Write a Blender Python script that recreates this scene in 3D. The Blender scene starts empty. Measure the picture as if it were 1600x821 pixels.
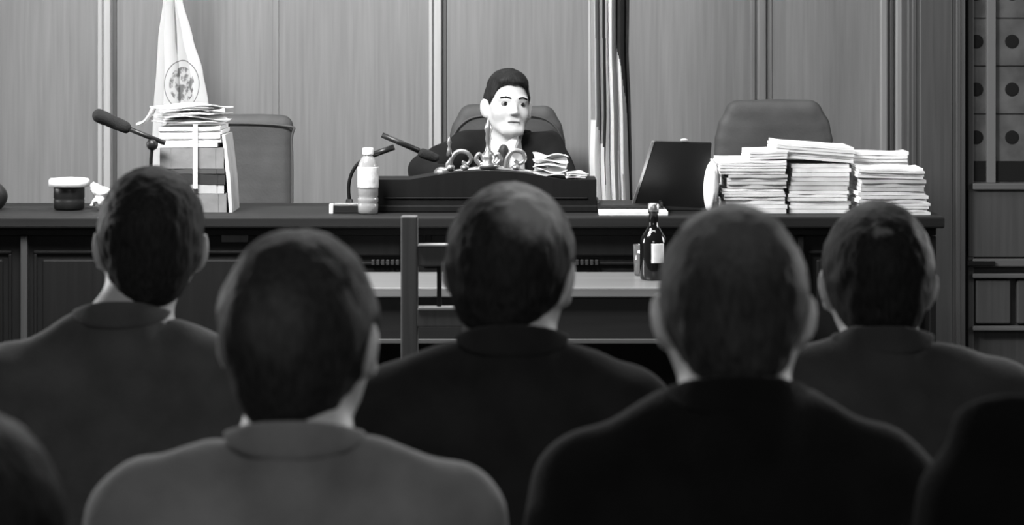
import bpy, bmesh, math, random
import numpy as np
from mathutils import Vector, Matrix, Euler

F = 4000.0; HC = 1.56; HY = 23.0
scene = bpy.context.scene
COL = scene.collection
random.seed(4)

def at(x, y, Y):
    """world point seen at photo position x, y when it stands Y metres from the camera"""
    return Vector(((x - 800) * Y / F, Y, HC - (y - HY) * Y / F))

# ------------------------------------------------------------------ materials
MATS = {}
def mat(name, g, rough=0.6, bump=0.0, bscale=40.0, var=0.0, vscale=6.0, stretch=(1, 1, 1), spec=0.5,
        metal=0.0, trans=0.0, sheen=0.0, alpha=None, coat=0.0, ior=1.45):
    if name in MATS: return MATS[name]
    m = bpy.data.materials.new(name); m.use_nodes = True
    nt = m.node_tree; b = nt.nodes['Principled BSDF']
    c = (g, g, g, 1)
    b.inputs['Base Color'].default_value = c
    b.inputs['Roughness'].default_value = rough
    b.inputs['Specular IOR Level'].default_value = spec
    b.inputs['Metallic'].default_value = metal
    b.inputs['Transmission Weight'].default_value = trans
    b.inputs['Sheen Weight'].default_value = sheen
    b.inputs['Coat Weight'].default_value = coat
    b.inputs['IOR'].default_value = ior
    tc = nt.nodes.new('ShaderNodeTexCoord')
    mp = nt.nodes.new('ShaderNodeMapping'); mp.inputs['Scale'].default_value = stretch
    nt.links.new(tc.outputs['Object'], mp.inputs['Vector'])
    if var > 0:
        n = nt.nodes.new('ShaderNodeTexNoise'); n.inputs['Scale'].default_value = vscale; n.inputs['Detail'].default_value = 6
        nt.links.new(mp.outputs['Vector'], n.inputs['Vector'])
        r = nt.nodes.new('ShaderNodeValToRGB')
        r.color_ramp.elements[0].position = .3; r.color_ramp.elements[1].position = .7
        lo, hi = g * (1 - var), g * (1 + var)
        r.color_ramp.elements[0].color = (lo, lo, lo, 1); r.color_ramp.elements[1].color = (hi, hi, hi, 1)
        nt.links.new(n.outputs['Fac'], r.inputs['Fac']); nt.links.new(r.outputs['Color'], b.inputs['Base Color'])
    if bump > 0:
        n2 = nt.nodes.new('ShaderNodeTexNoise'); n2.inputs['Scale'].default_value = bscale; n2.inputs['Detail'].default_value = 4
        nt.links.new(mp.outputs['Vector'], n2.inputs['Vector'])
        bp = nt.nodes.new('ShaderNodeBump'); bp.inputs['Strength'].default_value = bump; bp.inputs['Distance'].default_value = .004
        nt.links.new(n2.outputs['Fac'], bp.inputs['Height']); nt.links.new(bp.outputs['Normal'], b.inputs['Normal'])
    MATS[name] = m
    return m

def wood(name, g, rough=.45, var=.25, scale=7.0, axis='z', spec=.5):
    """wood veneer: long fine grain along one axis"""
    if name in MATS: return MATS[name]
    s = {'z': (9, 9, .35), 'x': (.35, 9, 9)}[axis]
    m = bpy.data.materials.new(name); m.use_nodes = True; nt = m.node_tree; b = nt.nodes['Principled BSDF']
    b.inputs['Roughness'].default_value = rough; b.inputs['Specular IOR Level'].default_value = spec
    tc = nt.nodes.new('ShaderNodeTexCoord'); mp = nt.nodes.new('ShaderNodeMapping'); mp.inputs['Scale'].default_value = s
    nt.links.new(tc.outputs['Object'], mp.inputs['Vector'])
    n = nt.nodes.new('ShaderNodeTexNoise'); n.inputs['Scale'].default_value = scale; n.inputs['Detail'].default_value = 5
    n.inputs['Distortion'].default_value = .3
    nt.links.new(mp.outputs['Vector'], n.inputs['Vector'])
    n3 = nt.nodes.new('ShaderNodeTexNoise'); n3.inputs['Scale'].default_value = 1.3; n3.inputs['Detail'].default_value = 3
    mp2 = nt.nodes.new('ShaderNodeMapping'); mp2.inputs['Scale'].default_value = tuple(min(1.6, v) for v in s)
    nt.links.new(tc.outputs['Object'], mp2.inputs['Vector']); nt.links.new(mp2.outputs['Vector'], n3.inputs['Vector'])
    mx = nt.nodes.new('ShaderNodeMath'); mx.operation = 'ADD'
    nt.links.new(n.outputs['Fac'], mx.inputs[0]); nt.links.new(n3.outputs['Fac'], mx.inputs[1])
    r = nt.nodes.new('ShaderNodeMapRange'); r.inputs['From Min'].default_value = .65; r.inputs['From Max'].default_value = 1.35
    r.inputs['To Min'].default_value = g * (1 - var); r.inputs['To Max'].default_value = g * (1 + var)
    nt.links.new(mx.outputs[0], r.inputs['Value'])
    cb = nt.nodes.new('ShaderNodeCombineColor')
    for i in range(3): nt.links.new(r.outputs['Result'], cb.inputs[i])
    nt.links.new(cb.outputs['Color'], b.inputs['Base Color'])
    bp = nt.nodes.new('ShaderNodeBump'); bp.inputs['Strength'].default_value = .15; bp.inputs['Distance'].default_value = .002
    nt.links.new(n.outputs['Fac'], bp.inputs['Height']); nt.links.new(bp.outputs['Normal'], b.inputs['Normal'])
    MATS[name] = m
    return m

def hair_mat(name, g, scalp_or_shine=.3, crown=None, rad=.05, amount=0.0, rough=.6):
    m = bpy.data.materials.new(name); m.use_nodes = True; nt = m.node_tree; b = nt.nodes['Principled BSDF']
    b.inputs['Roughness'].default_value = rough; b.inputs['Specular IOR Level'].default_value = .10
    tc = nt.nodes.new('ShaderNodeTexCoord'); mp = nt.nodes.new('ShaderNodeMapping'); mp.inputs['Scale'].default_value = (1, 1, .16)
    nt.links.new(tc.outputs['Object'], mp.inputs['Vector'])
    n = nt.nodes.new('ShaderNodeTexNoise'); n.inputs['Scale'].default_value = 260; n.inputs['Detail'].default_value = 5
    nt.links.new(mp.outputs['Vector'], n.inputs['Vector'])
    r = nt.nodes.new('ShaderNodeMapRange'); r.inputs['From Min'].default_value = .3; r.inputs['From Max'].default_value = .7
    r.inputs['To Min'].default_value = g * .55; r.inputs['To Max'].default_value = g * 1.5
    nt.links.new(n.outputs['Fac'], r.inputs['Value'])
    out = r.outputs['Result']
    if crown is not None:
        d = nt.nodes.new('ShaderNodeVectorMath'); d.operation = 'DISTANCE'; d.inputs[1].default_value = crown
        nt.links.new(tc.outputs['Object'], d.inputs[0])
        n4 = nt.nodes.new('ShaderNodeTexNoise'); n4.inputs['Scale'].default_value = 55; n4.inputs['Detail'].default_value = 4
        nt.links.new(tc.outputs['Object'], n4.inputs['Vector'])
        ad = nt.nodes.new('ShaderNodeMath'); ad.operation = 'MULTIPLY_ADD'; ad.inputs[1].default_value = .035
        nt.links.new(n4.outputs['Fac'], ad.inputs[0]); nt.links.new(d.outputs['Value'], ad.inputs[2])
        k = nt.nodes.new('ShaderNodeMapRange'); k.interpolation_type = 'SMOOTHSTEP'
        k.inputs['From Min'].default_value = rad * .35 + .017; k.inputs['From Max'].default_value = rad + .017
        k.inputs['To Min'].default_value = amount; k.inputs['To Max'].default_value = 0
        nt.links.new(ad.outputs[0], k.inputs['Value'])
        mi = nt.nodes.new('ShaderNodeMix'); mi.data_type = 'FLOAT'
        nt.links.new(k.outputs['Result'], mi.inputs['Factor']); nt.links.new(out, mi.inputs[2]); mi.inputs[3].default_value = scalp_or_shine
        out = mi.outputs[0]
    cb = nt.nodes.new('ShaderNodeCombineColor')
    for i in range(3): nt.links.new(out, cb.inputs[i])
    nt.links.new(cb.outputs['Color'], b.inputs['Base Color'])
    bp = nt.nodes.new('ShaderNodeBump'); bp.inputs['Strength'].default_value = .5; bp.inputs['Distance'].default_value = .003
    nt.links.new(n.outputs['Fac'], bp.inputs['Height']); nt.links.new(bp.outputs['Normal'], b.inputs['Normal'])
    return m

WALL = wood('wall_veneer', .18, .55, .2, 7)
WALLD = wood('wall_veneer_dark', .06, .5, .25, 7)
MOLD = wood('wall_moulding', .40, .4, .12, 9)
MOLD2 = wood('side_moulding', .24, .45, .15, 9)
BENCH = wood('dark_bench_wood', .007, .65, .4, 7, spec=.2)
BENCHX = wood('dark_bench_top_wood', .016, .6, .35, 7, 'x', spec=.2)
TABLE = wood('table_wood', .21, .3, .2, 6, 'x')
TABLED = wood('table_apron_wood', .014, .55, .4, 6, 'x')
CHAIRW = wood('chair_wood', .085, .4, .25, 9)
FLOOR = wood('floor_boards', .06, .4, .3, 3, 'x')
PAPER = mat('paper', .86, .8, .2, 60, .06, 30)
PAPERG = mat('paper_grey', .50, .8, .2, 60, .1, 30)
LEATHER = mat('grey_leather', .062, .65, .25, 120, .15, 12)
BLACK = mat('black_plastic', .012, .4, .1, 200)
BLACKM = mat('black_metal', .02, .35, metal=.6)
METAL = mat('light_metal', .5, .3, metal=.85)
FOAM = mat('black_foam', .012, .95, .8, 400)
CLOTHW = mat('white_cloth', .9, .85, .2, 300)
SKIN = mat('skin', .52, .5, .15, 250, .06, 30)
SKIN2 = mat('skin_tan', .55, .5, .15, 250, .08, 30)
SHIRT = mat('white_shirt', .80, .8, .2, 300)
TIE = mat('dark_tie', .02, .5, .3, 300, .3, 80)
SHOE = mat('black_shoe', .01, .3)

# ------------------------------------------------------------------ object helpers
def tag(o, label=None, cat=None, group=None, kind=None):
    if label: o['label'] = label
    if cat: o['category'] = cat
    if group: o['group'] = group
    if kind: o['kind'] = kind
    return o

def link(name, bm, m, parent=None, smooth=False, loc=None, mats=None):
    me = bpy.data.meshes.new(name)
    bmesh.ops.recalc_face_normals(bm, faces=bm.faces[:])
    bm.to_mesh(me); bm.free()
    for mm in (mats or [m]): me.materials.append(mm)
    if smooth:
        for p in me.polygons: p.use_smooth = True
    o = bpy.data.objects.new(name, me); COL.objects.link(o)
    if loc is not None: o.location = loc
    if parent: o.parent = parent
    return o

def empty(name, loc, rz=0):
    o = bpy.data.objects.new(name, None); COL.objects.link(o); o.location = loc; o.rotation_euler = (0, 0, rz)
    o.empty_display_size = .1
    return o

def copy_tree(o, parent=None):
    c = o.copy(); COL.objects.link(c)
    if parent: c.parent = parent
    for ch in list(o.children): copy_tree(ch, c)
    return c

def box(bm, x0, x1, y0, y1, z0, z1, bev=0.0, M=None):
    r = bmesh.ops.create_cube(bm, size=1.0)
    vs = r['verts']
    for v in vs:
        v.co = Vector(((x0 + x1) / 2 + v.co.x * (x1 - x0), (y0 + y1) / 2 + v.co.y * (y1 - y0), (z0 + z1) / 2 + v.co.z * (z1 - z0)))
    if bev > 0:
        es = list({e for v in vs for e in v.link_edges})
        rb = bmesh.ops.bevel(bm, geom=es, offset=bev, segments=2, affect='EDGES', profile=.5)
        vs = list({v for f in rb['faces'] for v in f.verts} | {v for v in vs if v.is_valid})
    if M is not None:
        for v in vs: v.co = M @ v.co
    return vs

def B(*a, **k):
    bm = bmesh.new(); box(bm, *a, **k); return bm

def lathe(bm, prof, seg=32, M=None, cap=True):
    rings = []
    for r, z in prof:
        rings.append([bm.verts.new((r * math.cos(2 * math.pi * i / seg), r * math.sin(2 * math.pi * i / seg), z)) for i in range(seg)])
    for a, b in zip(rings, rings[1:]):
        for i in range(seg):
            bm.faces.new((a[i], a[(i + 1) % seg], b[(i + 1) % seg], b[i]))
    if cap:
        bm.faces.new(rings[0][::-1]); bm.faces.new(rings[-1])
    if M is not None:
        for rr in rings:
            for v in rr: v.co = M @ v.co

def spline(pts, n=8):
    P = [Vector(p) for p in pts]
    if len(P) < 3: return P
    out = []
    for i in range(len(P) - 1):
        p0 = P[max(i - 1, 0)]; p1 = P[i]; p2 = P[i + 1]; p3 = P[min(i + 2, len(P) - 1)]
        for k in range(n):
            t = k / n
            out.append(.5 * ((2 * p1) + (-p0 + p2) * t + (2 * p0 - 5 * p1 + 4 * p2 - p3) * t * t + (-p0 + 3 * p1 - 3 * p2 + p3) * t ** 3))
    out.append(P[-1]); return out

def tube(bm, pts, rad, seg=12, smooth=8, flat=1.0):
    P = spline(pts, smooth) if smooth else [Vector(p) for p in pts]
    n = len(P)
    R = rad if callable(rad) else (lambda t: rad)
    up = Vector((0, 0, 1)); prev = None; rings = []
    for i, p in enumerate(P):
        t = (P[min(i + 1, n - 1)] - P[max(i - 1, 0)]).normalized()
        if prev is None:
            a = t.cross(up)
            if a.length < 1e-3: a = t.cross(Vector((0, 1, 0)))
            a.normalize()
        else:
            a = prev - t * prev.dot(t)
            a.normalize()
        prev = a; b = t.cross(a)
        r = R(i / (n - 1))
        rings.append([bm.verts.new(p + a * r * math.cos(2 * math.pi * k / seg) + b * r * flat * math.sin(2 * math.pi * k / seg)) for k in range(seg)])
    for a, b in zip(rings, rings[1:]):
        for k in range(seg): bm.faces.new((a[k], a[(k + 1) % seg], b[(k + 1) % seg], b[k]))
    bm.faces.new(rings[0][::-1]); bm.faces.new(rings[-1])

def ball(bm, c, r, u=20, v=12):
    s = bmesh.ops.create_uvsphere(bm, u_segments=u, v_segments=v, radius=1)
    r = Vector(r) if not isinstance(r, (int, float)) else Vector((r, r, r))
    for w in s['verts']: w.co = Vector((c[0] + w.co.x * r.x, c[1] + w.co.y * r.y, c[2] + w.co.z * r.z))

def prism(bm, prof, y0, y1):
    """outline in x,z extruded along y"""
    a = [bm.verts.new((x, y0, z)) for x, z in prof]; b = [bm.verts.new((x, y1, z)) for x, z in prof]
    n = len(prof)
    bm.faces.new(a); bm.faces.new(b[::-1])
    for i in range(n): bm.faces.new((a[i], b[i], b[(i + 1) % n], a[(i + 1) % n]))

# ------------------------------------------------------------------ signed-distance modelling (for people and soft things)
_rng = np.random.default_rng(7)
_lat = _rng.random((32, 32, 32)).astype(np.float32) * 2 - 1
def vnoise(X, Y, Z):
    xi = np.floor(X).astype(np.int32); yi = np.floor(Y).astype(np.int32); zi = np.floor(Z).astype(np.int32)
    fx = X - xi; fy = Y - yi; fz = Z - zi
    fx = fx * fx * (3 - 2 * fx); fy = fy * fy * (3 - 2 * fy); fz = fz * fz * (3 - 2 * fz)
    xi &= 31; yi &= 31; zi &= 31
    x1 = (xi + 1) & 31; y1 = (yi + 1) & 31; z1 = (zi + 1) & 31
    L = _lat
    c00 = L[xi, yi, zi] * (1 - fx) + L[x1, yi, zi] * fx; c10 = L[xi, y1, zi] * (1 - fx) + L[x1, y1, zi] * fx
    c01 = L[xi, yi, z1] * (1 - fx) + L[x1, yi, z1] * fx; c11 = L[xi, y1, z1] * (1 - fx) + L[x1, y1, z1] * fx
    return (c00 * (1 - fy) + c10 * fy) * (1 - fz) + (c01 * (1 - fy) + c11 * fy) * fz

class SDF:
    def __init__(s, lo, hi, h):
        s.lo = np.array(lo, float); s.h = h
        s.n = np.ceil((np.array(hi) - s.lo) / h).astype(int) + 1
        s.ax = [(s.lo[i] + h * np.arange(s.n[i])).astype(np.float32) for i in range(3)]
        s.f = np.full(tuple(s.n), 1.0, np.float32)
        s.T = None      # optional head transform (rotation 3x3, pivot)
    def win(s, lo, hi, m):
        sl = []
        for i in range(3):
            a = int(max(0, math.floor((lo[i] - m - s.lo[i]) / s.h))); b = int(min(s.n[i], math.ceil((hi[i] + m - s.lo[i]) / s.h) + 1))
            if b <= a: return None, None
            sl.append(slice(a, b))
        X, Y, Z = np.meshgrid(*[s.ax[i][sl[i]] for i in range(3)], indexing='ij', sparse=True)
        return tuple(sl), (X, Y, Z)
    def loc(s, G):
        """to the un-posed head frame"""
        if s.T is None: return G
        R, pv, sh = s.T
        X, Y, Z = G[0] - pv[0] - sh[0], G[1] - pv[1] - sh[1], G[2] - pv[2] - sh[2]
        return tuple(R[0][i] * X + R[1][i] * Y + R[2][i] * Z + pv[i] for i in range(3))   # R^T
    def fw(s, p):
        if s.T is None: return np.array(p, float)
        R, pv, sh = s.T
        return np.array(R) @ (np.array(p, float) - np.array(pv)) + np.array(pv) + np.array(sh)
    def op(s, sl, d, k, mode):
        f = s.f[sl]
        if mode == 'add':
            hh = np.clip(.5 + .5 * (f - d) / k, 0, 1); s.f[sl] = f * (1 - hh) + d * hh - k * hh * (1 - hh)
        elif mode == 'sub':
            dd = -d; hh = np.clip(.5 + .5 * (dd - f) / k, 0, 1); s.f[sl] = f * (1 - hh) + dd * hh + k * hh * (1 - hh)
        elif mode == 'int':
            if sl[0] != slice(None):
                g = np.full_like(s.f, .05); g[sl] = f; s.f = g; f = s.f[sl]
            hh = np.clip(.5 + .5 * (d - f) / k, 0, 1); s.f[sl] = f * (1 - hh) + d * hh + k * hh * (1 - hh)
    def ell(s, c, r, k=.01, rot=None, mode='add', grow=0.0, head=False):
        T = s.T
        if not head: s.T = None
        r = np.array(r, float) + grow; R = float(max(r)); w = s.fw(c)
        sl, G = s.win(w - R, w + R, k * 1.5 + .012)
        if sl is not None:
            X, Y, Z = s.loc(G); X = X - c[0]; Y = Y - c[1]; Z = Z - c[2]
            if rot is not None:
                M = np.array(Euler(rot).to_matrix())
                X, Y, Z = M[0][0] * X + M[1][0] * Y + M[2][0] * Z, M[0][1] * X + M[1][1] * Y + M[2][1] * Z, M[0][2] * X + M[1][2] * Y + M[2][2] * Z
            k0 = np.sqrt((X / r[0]) ** 2 + (Y / r[1]) ** 2 + (Z / r[2]) ** 2); k1 = np.sqrt((X / r[0] ** 2) ** 2 + (Y / r[1] ** 2) ** 2 + (Z / r[2] ** 2) ** 2) + 1e-6
            s.op(sl, (k0 * (k0 - 1) / k1).astype(np.float32), k, mode)
        s.T = T
    def cap(s, a, b, ra, rb=None, k=.01, mode='add', grow=0.0, head=False, flat=None):
        T = s.T
        if not head: s.T = None
        rb = ra if rb is None else rb; ra += grow; rb += grow
        wa, wb = s.fw(a), s.fw(b); R = max(ra, rb)
        sl, G = s.win(np.minimum(wa, wb) - R, np.maximum(wa, wb) + R, k * 1.5 + .012)
        if sl is not None:
            X, Y, Z = s.loc(G); a = np.array(a, float); b = np.array(b, float); d = b - a
            X = X - a[0]; Y = Y - a[1]; Z = Z - a[2]
            h = np.clip((X * d[0] + Y * d[1] + Z * d[2]) / max(1e-9, float(d @ d)), 0, 1)
            dd = np.sqrt((X - h * d[0]) ** 2 + (Y - h * d[1]) ** 2 + (Z - h * d[2]) ** 2) - (ra + (rb - ra) * h)
            s.op(sl, dd.astype(np.float32), k, mode)
        s.T = T
    def half(s, p, n, k=.004, head=False):
        """keep the side the normal points away from"""
        T = s.T
        if not head: s.T = None
        G = np.meshgrid(*s.ax, indexing='ij', sparse=True)
        X, Y, Z = s.loc(G); n = np.array(n, float); n /= np.linalg.norm(n)
        d = (X - p[0]) * n[0] + (Y - p[1]) * n[1] + (Z - p[2]) * n[2]
        s.op((slice(None),) * 3, np.broadcast_to(d, s.f.shape).astype(np.float32), k, 'int')
        s.T = T
    def noise(s, amp, fr, off=0.0):
        fr = (fr, fr, fr) if isinstance(fr, (int, float)) else fr
        i = np.nonzero(np.abs(s.f) < 3 * s.h + amp)
        P = [s.ax[k][i[k]] * fr[k] + off for k in range(3)]
        s.f[i] += amp * vnoise(*P)
    def mesh(s, name, m, parent=None, mats=None, smooth=2):
        f = s.f; f[0] = f[-1] = 1; f[:, 0] = f[:, -1] = 1; f[:, :, 0] = f[:, :, -1] = 1
        ins = f < 0
        cnt = np.zeros(tuple(s.n - 1), np.int8)
        for dx in (0, 1):
            for dy in (0, 1):
                for dz in (0, 1):
                    cnt += ins[dx:dx + cnt.shape[0], dy:dy + cnt.shape[1], dz:dz + cnt.shape[2]]
        act = np.nonzero((cnt > 0) & (cnt < 8)); n = len(act[0])
        idx = np.full(cnt.shape, -1, np.int32); idx[act] = np.arange(n)
        acc = np.zeros((n, 3)); num = np.zeros(n)
        C = [(a, b, c) for a in (0, 1) for b in (0, 1) for c in (0, 1)]
        val = {c: f[act[0] + c[0], act[1] + c[1], act[2] + c[2]].astype(np.float64) for c in C}
        for c in C:
            for ax in range(3):
                if c[ax]: continue
                e = list(c); e[ax] = 1; e = tuple(e); va, vb = val[c], val[e]
                cr = (va < 0) != (vb < 0); t = np.where(cr, va / np.where(va == vb, 1, va - vb), 0)
                pt = np.repeat(np.array(c, float)[None], n, 0); pt[:, ax] += t
                acc += pt * cr[:, None]; num += cr
        V = (acc / num[:, None] + np.stack(act, 1)) * s.h + s.lo
        quads = []
        for ax in range(3):
            a1, a2 = (ax + 1) % 3, (ax + 2) % 3
            s0 = [slice(None)] * 3; s1 = [slice(None)] * 3; s0[ax] = slice(0, -1); s1[ax] = slice(1, None)
            A, Bq = ins[tuple(s0)], ins[tuple(s1)]
            e = np.nonzero(A != Bq); e = [q for q in e]
            ok = (e[a1] > 0) & (e[a2] > 0) & (e[a1] < s.n[a1] - 1) & (e[a2] < s.n[a2] - 1); e = [q[ok] for q in e]
            flip = A[tuple(e)]
            def cell(d1, d2):
                q = [v.copy() for v in e]; q[a1] -= d1; q[a2] -= d2; return idx[tuple(q)]
            q = np.stack([cell(1, 1), cell(0, 1), cell(0, 0), cell(1, 0)], 1)
            q[~flip] = q[~flip][:, ::-1]; quads.append(q)
        Q = np.concatenate(quads); Q = Q[(Q >= 0).all(1)]
        for _ in range(smooth):
            s_ = np.zeros_like(V); c_ = np.zeros(n)
            for k in range(4):
                a, b = Q[:, k], Q[:, (k + 1) % 4]
                for w in range(3): s_[:, w] += np.bincount(a, V[b, w], n)
                c_ += np.bincount(a, minlength=n)
            V = V * .5 + .5 * s_ / np.maximum(c_, 1)[:, None]
        me = bpy.data.meshes.new(name)
        me.vertices.add(n); me.vertices.foreach_set('co', V.astype(np.float32).ravel())
        me.loops.add(len(Q) * 4); me.loops.foreach_set('vertex_index', Q.astype(np.int32).ravel())
        me.polygons.add(len(Q)); me.polygons.foreach_set('loop_start', np.arange(0, len(Q) * 4, 4, dtype=np.int32))
        me.polygons.foreach_set('use_smooth', np.ones(len(Q), bool))
        me.update(calc_edges=True); me.validate()
        for mm in (mats or [m]): me.materials.append(mm)
        o = bpy.data.objects.new(name, me); COL.objects.link(o)
        if parent: o.parent = parent
        return o

# ------------------------------------------------------------------ people
def head_T(p, yaw, pitch, roll, shift=(0, 0, 0)):
    R = np.array((Matrix.Rotation(yaw, 3, 'Z') @ Matrix.Rotation(pitch, 3, 'X') @ Matrix.Rotation(roll, 3, 'Y')))
    return (R.tolist(), p, shift)

def head_sdf(s, t, g=0.0, ear=1.0, wide=1.0):
    """skull, face and ears; t = height of the top of the skull"""
    H = dict(head=True)
    w = wide
    s.ell((0, -.012, t - .098), (.077 * w, .096, .098), .01, **H)
    s.ell((0, .03, t - .135), (.064 * w, .062, .088), .02, **H)
    for q in (-1, 1):
        s.cap((q * .052 * w, .0, t - .162), (q * .024, .070, t - .205), .018, .018, .02, **H)
        s.ell((q * .040 * w, .054, t - .148), (.024, .024, .024), .02, **H)
        s.cap((q * .045, .070, t - .097), (q * .008, .084, t - .100), .009, .009, .012, **H)
    s.ell((0, .076, t - .207), (.021, .02, .018), .015, **H)
    for q in (-1, 1):
        s.ell((q * .031, .100, t - .115), (.016, .015, .010), .008, mode='sub', **H)
    s.cap((0, .086, t - .108), (0, .104, t - .145), .0065, .0095, .010, **H)
    for q in (-1, 1): s.ell((q * .011, .096, t - .149), (.0075, .009, .0065), .006, **H)
    s.cap((-.016, .084, t - .173), (.016, .084, t - .173), .006, .006, .008, **H)
    s.cap((-.014, .084, t - .183), (.014, .084, t - .183), .0065, .0065, .008, **H)
    s.cap((-.021, .0935, t - .178), (.021, .0935, t - .178), .0022, .0022, .003, mode='sub', **H)
    for q in (-1, 1):
        s.ell((q * (.084 * w), -.008, t - .128), (.008, .020, .033), .006, rot=(0, q * .12, q * .55), **H)
        s.ell((q * (.080 * w), .006, t - .150), (.009, .011, .014), .006, **H)
        s.ell((q * (.093 * w), .002, t - .124), (.005, .011, .019), .004, rot=(0, 0, q * .55), mode='sub', **H)

def hand_sdf(s, wr, dirv, up, side, r=1.0, grow=0):
    """palm and five bent fingers; dirv = direction of the fingers, side = towards the thumb"""
    w = Vector(wr); d = Vector(dirv).normalized(); u = Vector(up).normalized(); e = Vector(side).normalized()
    s.cap(tuple(w), tuple(w + d * .04), .025, .024, .02)
    for i, (o, L) in enumerate(((.030, .072), (.010, .08), (-.010, .075), (-.029, .060))):
        a = w + d * .03 + e * o * .6; k1 = w + d * .085 + e * o + u * .004
        k2 = k1 + (d * .9 - u * .35).normalized() * L * .5; k3 = k2 + (d * .55 - u * .8).normalized() * L * .42
        s.cap(tuple(a), tuple(k1), .012, .0095, .012)
        s.cap(tuple(k1), tuple(k2), .0092, .0083, .003); s.cap(tuple(k2), tuple(k3), .0082, .0068, .003)
    a = w + d * .025 + e * .022; b = a + (d * .6 + e * .75).normalized() * .038; c = b + (d * .9 + e * .1 - u * .2).normalized() * .034
    s.cap(tuple(a), tuple(b), .013, .0105, .008); s.cap(tuple(b), tuple(c), .0098, .008, .003)

def man(label, X, Y, top, base=0.0, rz=0.0, yaw=0.0, pitch=0.0, roll=0.0, sw=.19, drop=.335, lean=0.05, skin=None, suit=None,
        hair=None, hair_g=.013, line=(0, .078, -.045), slope=(0, .772, -.636), arms=None, h=.006, shirt=False, wide=1.0, neck=.058,
        hshift=(0, 0, 0), gcol=None, bulk=1.0, hairk=None, window=False, nape=None, cz=.206, seam=True, seed=0, slopez=0.0):
    t = top - base
    nape = -cz - .006 if nape is None else nape
    ST = t - drop                        # shoulder joint height
    hip = (0, -lean, .545)
    chest = (0, -lean * .35 - .01, ST - .13)
    P = (0, -.03, t - .24)
    HT = head_T(P, yaw, pitch, roll, hshift)
    if arms is None:
        arms = {q: ((q * sw, -.015 - lean * .2, ST + .006), (q * (sw + .055), .02, max(.66, ST - .29)), (q * .13, .26, .655)) for q in (-1, 1)}
    legs = {q: (hip, (q * .10, -lean + .03, .545), (q * .14, .42 - lean * .5, .535), (q * .14, .40, .10), (q * .15, .54, .045)) for q in (-1, 1)}
    lo = (-.42, -.36, 0.0); hi = (.42, .72, t + .04)
    def torso(s, g, arm_g=None, legs_too=True, collar=False):
        ag = g if arm_g is None else arm_g
        b = bulk
        s.ell(chest, (sw * .86 * b, .105 * b, .20), .05, grow=g)
        s.ell((0, (chest[1] + hip[1]) / 2, (chest[2] + hip[2]) / 2), (.145 * b, .108 * b, .2), .05, grow=g)
        s.ell(hip, (.155 * b, .12, .10), .05, grow=g)
        for q in (-1, 1):
            A, E, W = arms[q]
            s.cap((q * .036, -.036, t - .243 - (cz - .20)), (A[0] * .90, A[1], A[2] + .022 + slopez), .030, .034, .022, grow=g)
            s.ell((A[0] * .60, A[1] - .03, A[2] - .09), (.085, .065, .12), .05, grow=g)
            s.cap(A, E, .049, .040, .025, grow=ag); s.cap(E, W, .038, .027, .02, grow=ag)
    # body
    s = SDF(lo, hi, h); s.T = HT
    torso(s, -.012)
    head_sdf(s, t, wide=wide)
    s.T = None
    nb = HT; s.T = HT; top_n = s.fw((0, -.014, t - .165)); s.T = None
    s.cap(tuple(top_n), (0, -.035, t - .30), neck, neck + .006, .03)
    s.cap((0, -.045, t - .25), (0, -.05, t - .34), .05, .06, .05)
    for q in (-1, 1):
        A, E, W = arms[q]; d = (Vector(W) - Vector(E)).normalized()
        dd = Vector((d.x * .7, max(.3, d.y), -.05))
        hand_sdf(s, Vector(W) + dd.normalized() * .01, dd, (0, 0, 1), (-q, .2, 0))
        _, a, k, an, toe = legs[q]
        s.cap(a, k, .078, .052, .04); s.cap(k, an, .05, .036, .02); s.cap(an, toe, .035, .03, .02)
    o = s.mesh('person', skin or SKIN2)
    o.location = (X, Y, base); o.rotation_euler = (0, 0, rz)
    tag(o, label, 'person', gcol)
    # hair
    hb = SDF((-.13, -.2, t - .30), (.13, .16, t + .05), min(h, .0045)); hb.T = HT
    hb.ell((0, -.012, t - .098), (.077 * wide, .096, .098), .01, grow=hair_g, head=True)
    hb.ell((0, -.056, t - .160), (.046 * wide, .040, .058), .03, grow=hair_g * .8, head=True)
    if hairk: hairk(hb, t)
    hb.noise(.0022, 55, seed * 3.1); hb.noise(.0018, (230, 230, 50), seed)
    if window:
        for q in (-1, 1): hb.ell((q * .024, .102, t - .112), (.050, .085, .068), .004, mode='sub', head=True)
        hb.half((0, .042, t - .10), (0, 1, -.9), .006, head=True)
    else:
        hb.half((line[0], line[1], t + line[2]), slope, .008, head=True)
        hb.half((0, .038, t - .10), (0, .93, -.30), .012, head=True)
    hb.half((0, 0, t + nape), (0, .1, -1), .010, head=True)
    for q in (-1, 1):
        hb.ell((q * .092 * wide, .002, t - .132), (.024, .027, .036), .006, mode='sub', head=True)
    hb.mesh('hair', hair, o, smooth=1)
    # jacket
    j = SDF((-.44, -.38, .42), (.44, .45, t - .10), h + .0005)
    torso(j, .010, .012)
    j.cap((0, -.034, t - cz + .03), (0, -.05, t - .34), neck + .001, .076, .022, grow=.008)
    j.half((0, -.1, t - cz), (0, .06 if shirt else .34, 1), .006)
    j.noise(.009, 8, 2.3 + seed); j.noise(.0045, (22, 22, 13), 5.1 + seed)
    if seam: j.cap((0, chest[1] - .127 * bulk, ST + .02), (0, hip[1] - .14, .5), .004, .004, .006, mode='sub')
    for q in (-1, 1):        # sleeve ends
        A, E, W = arms[q]; d = (Vector(W) - Vector(E)).normalized(); e = Vector(W) + d * .0
        j.cap(tuple(e + d * .005), tuple(e + d * .08), .045, .05, .004, mode='sub')
    if shirt:
        j.cap((0, .115, t - .235), (0, .19, ST - .25), .052, .010, .004, mode='sub')
        j.cap((0, .08, t - .205), (0, .115, t - .27), .052, .042, .004, mode='sub')
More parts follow.
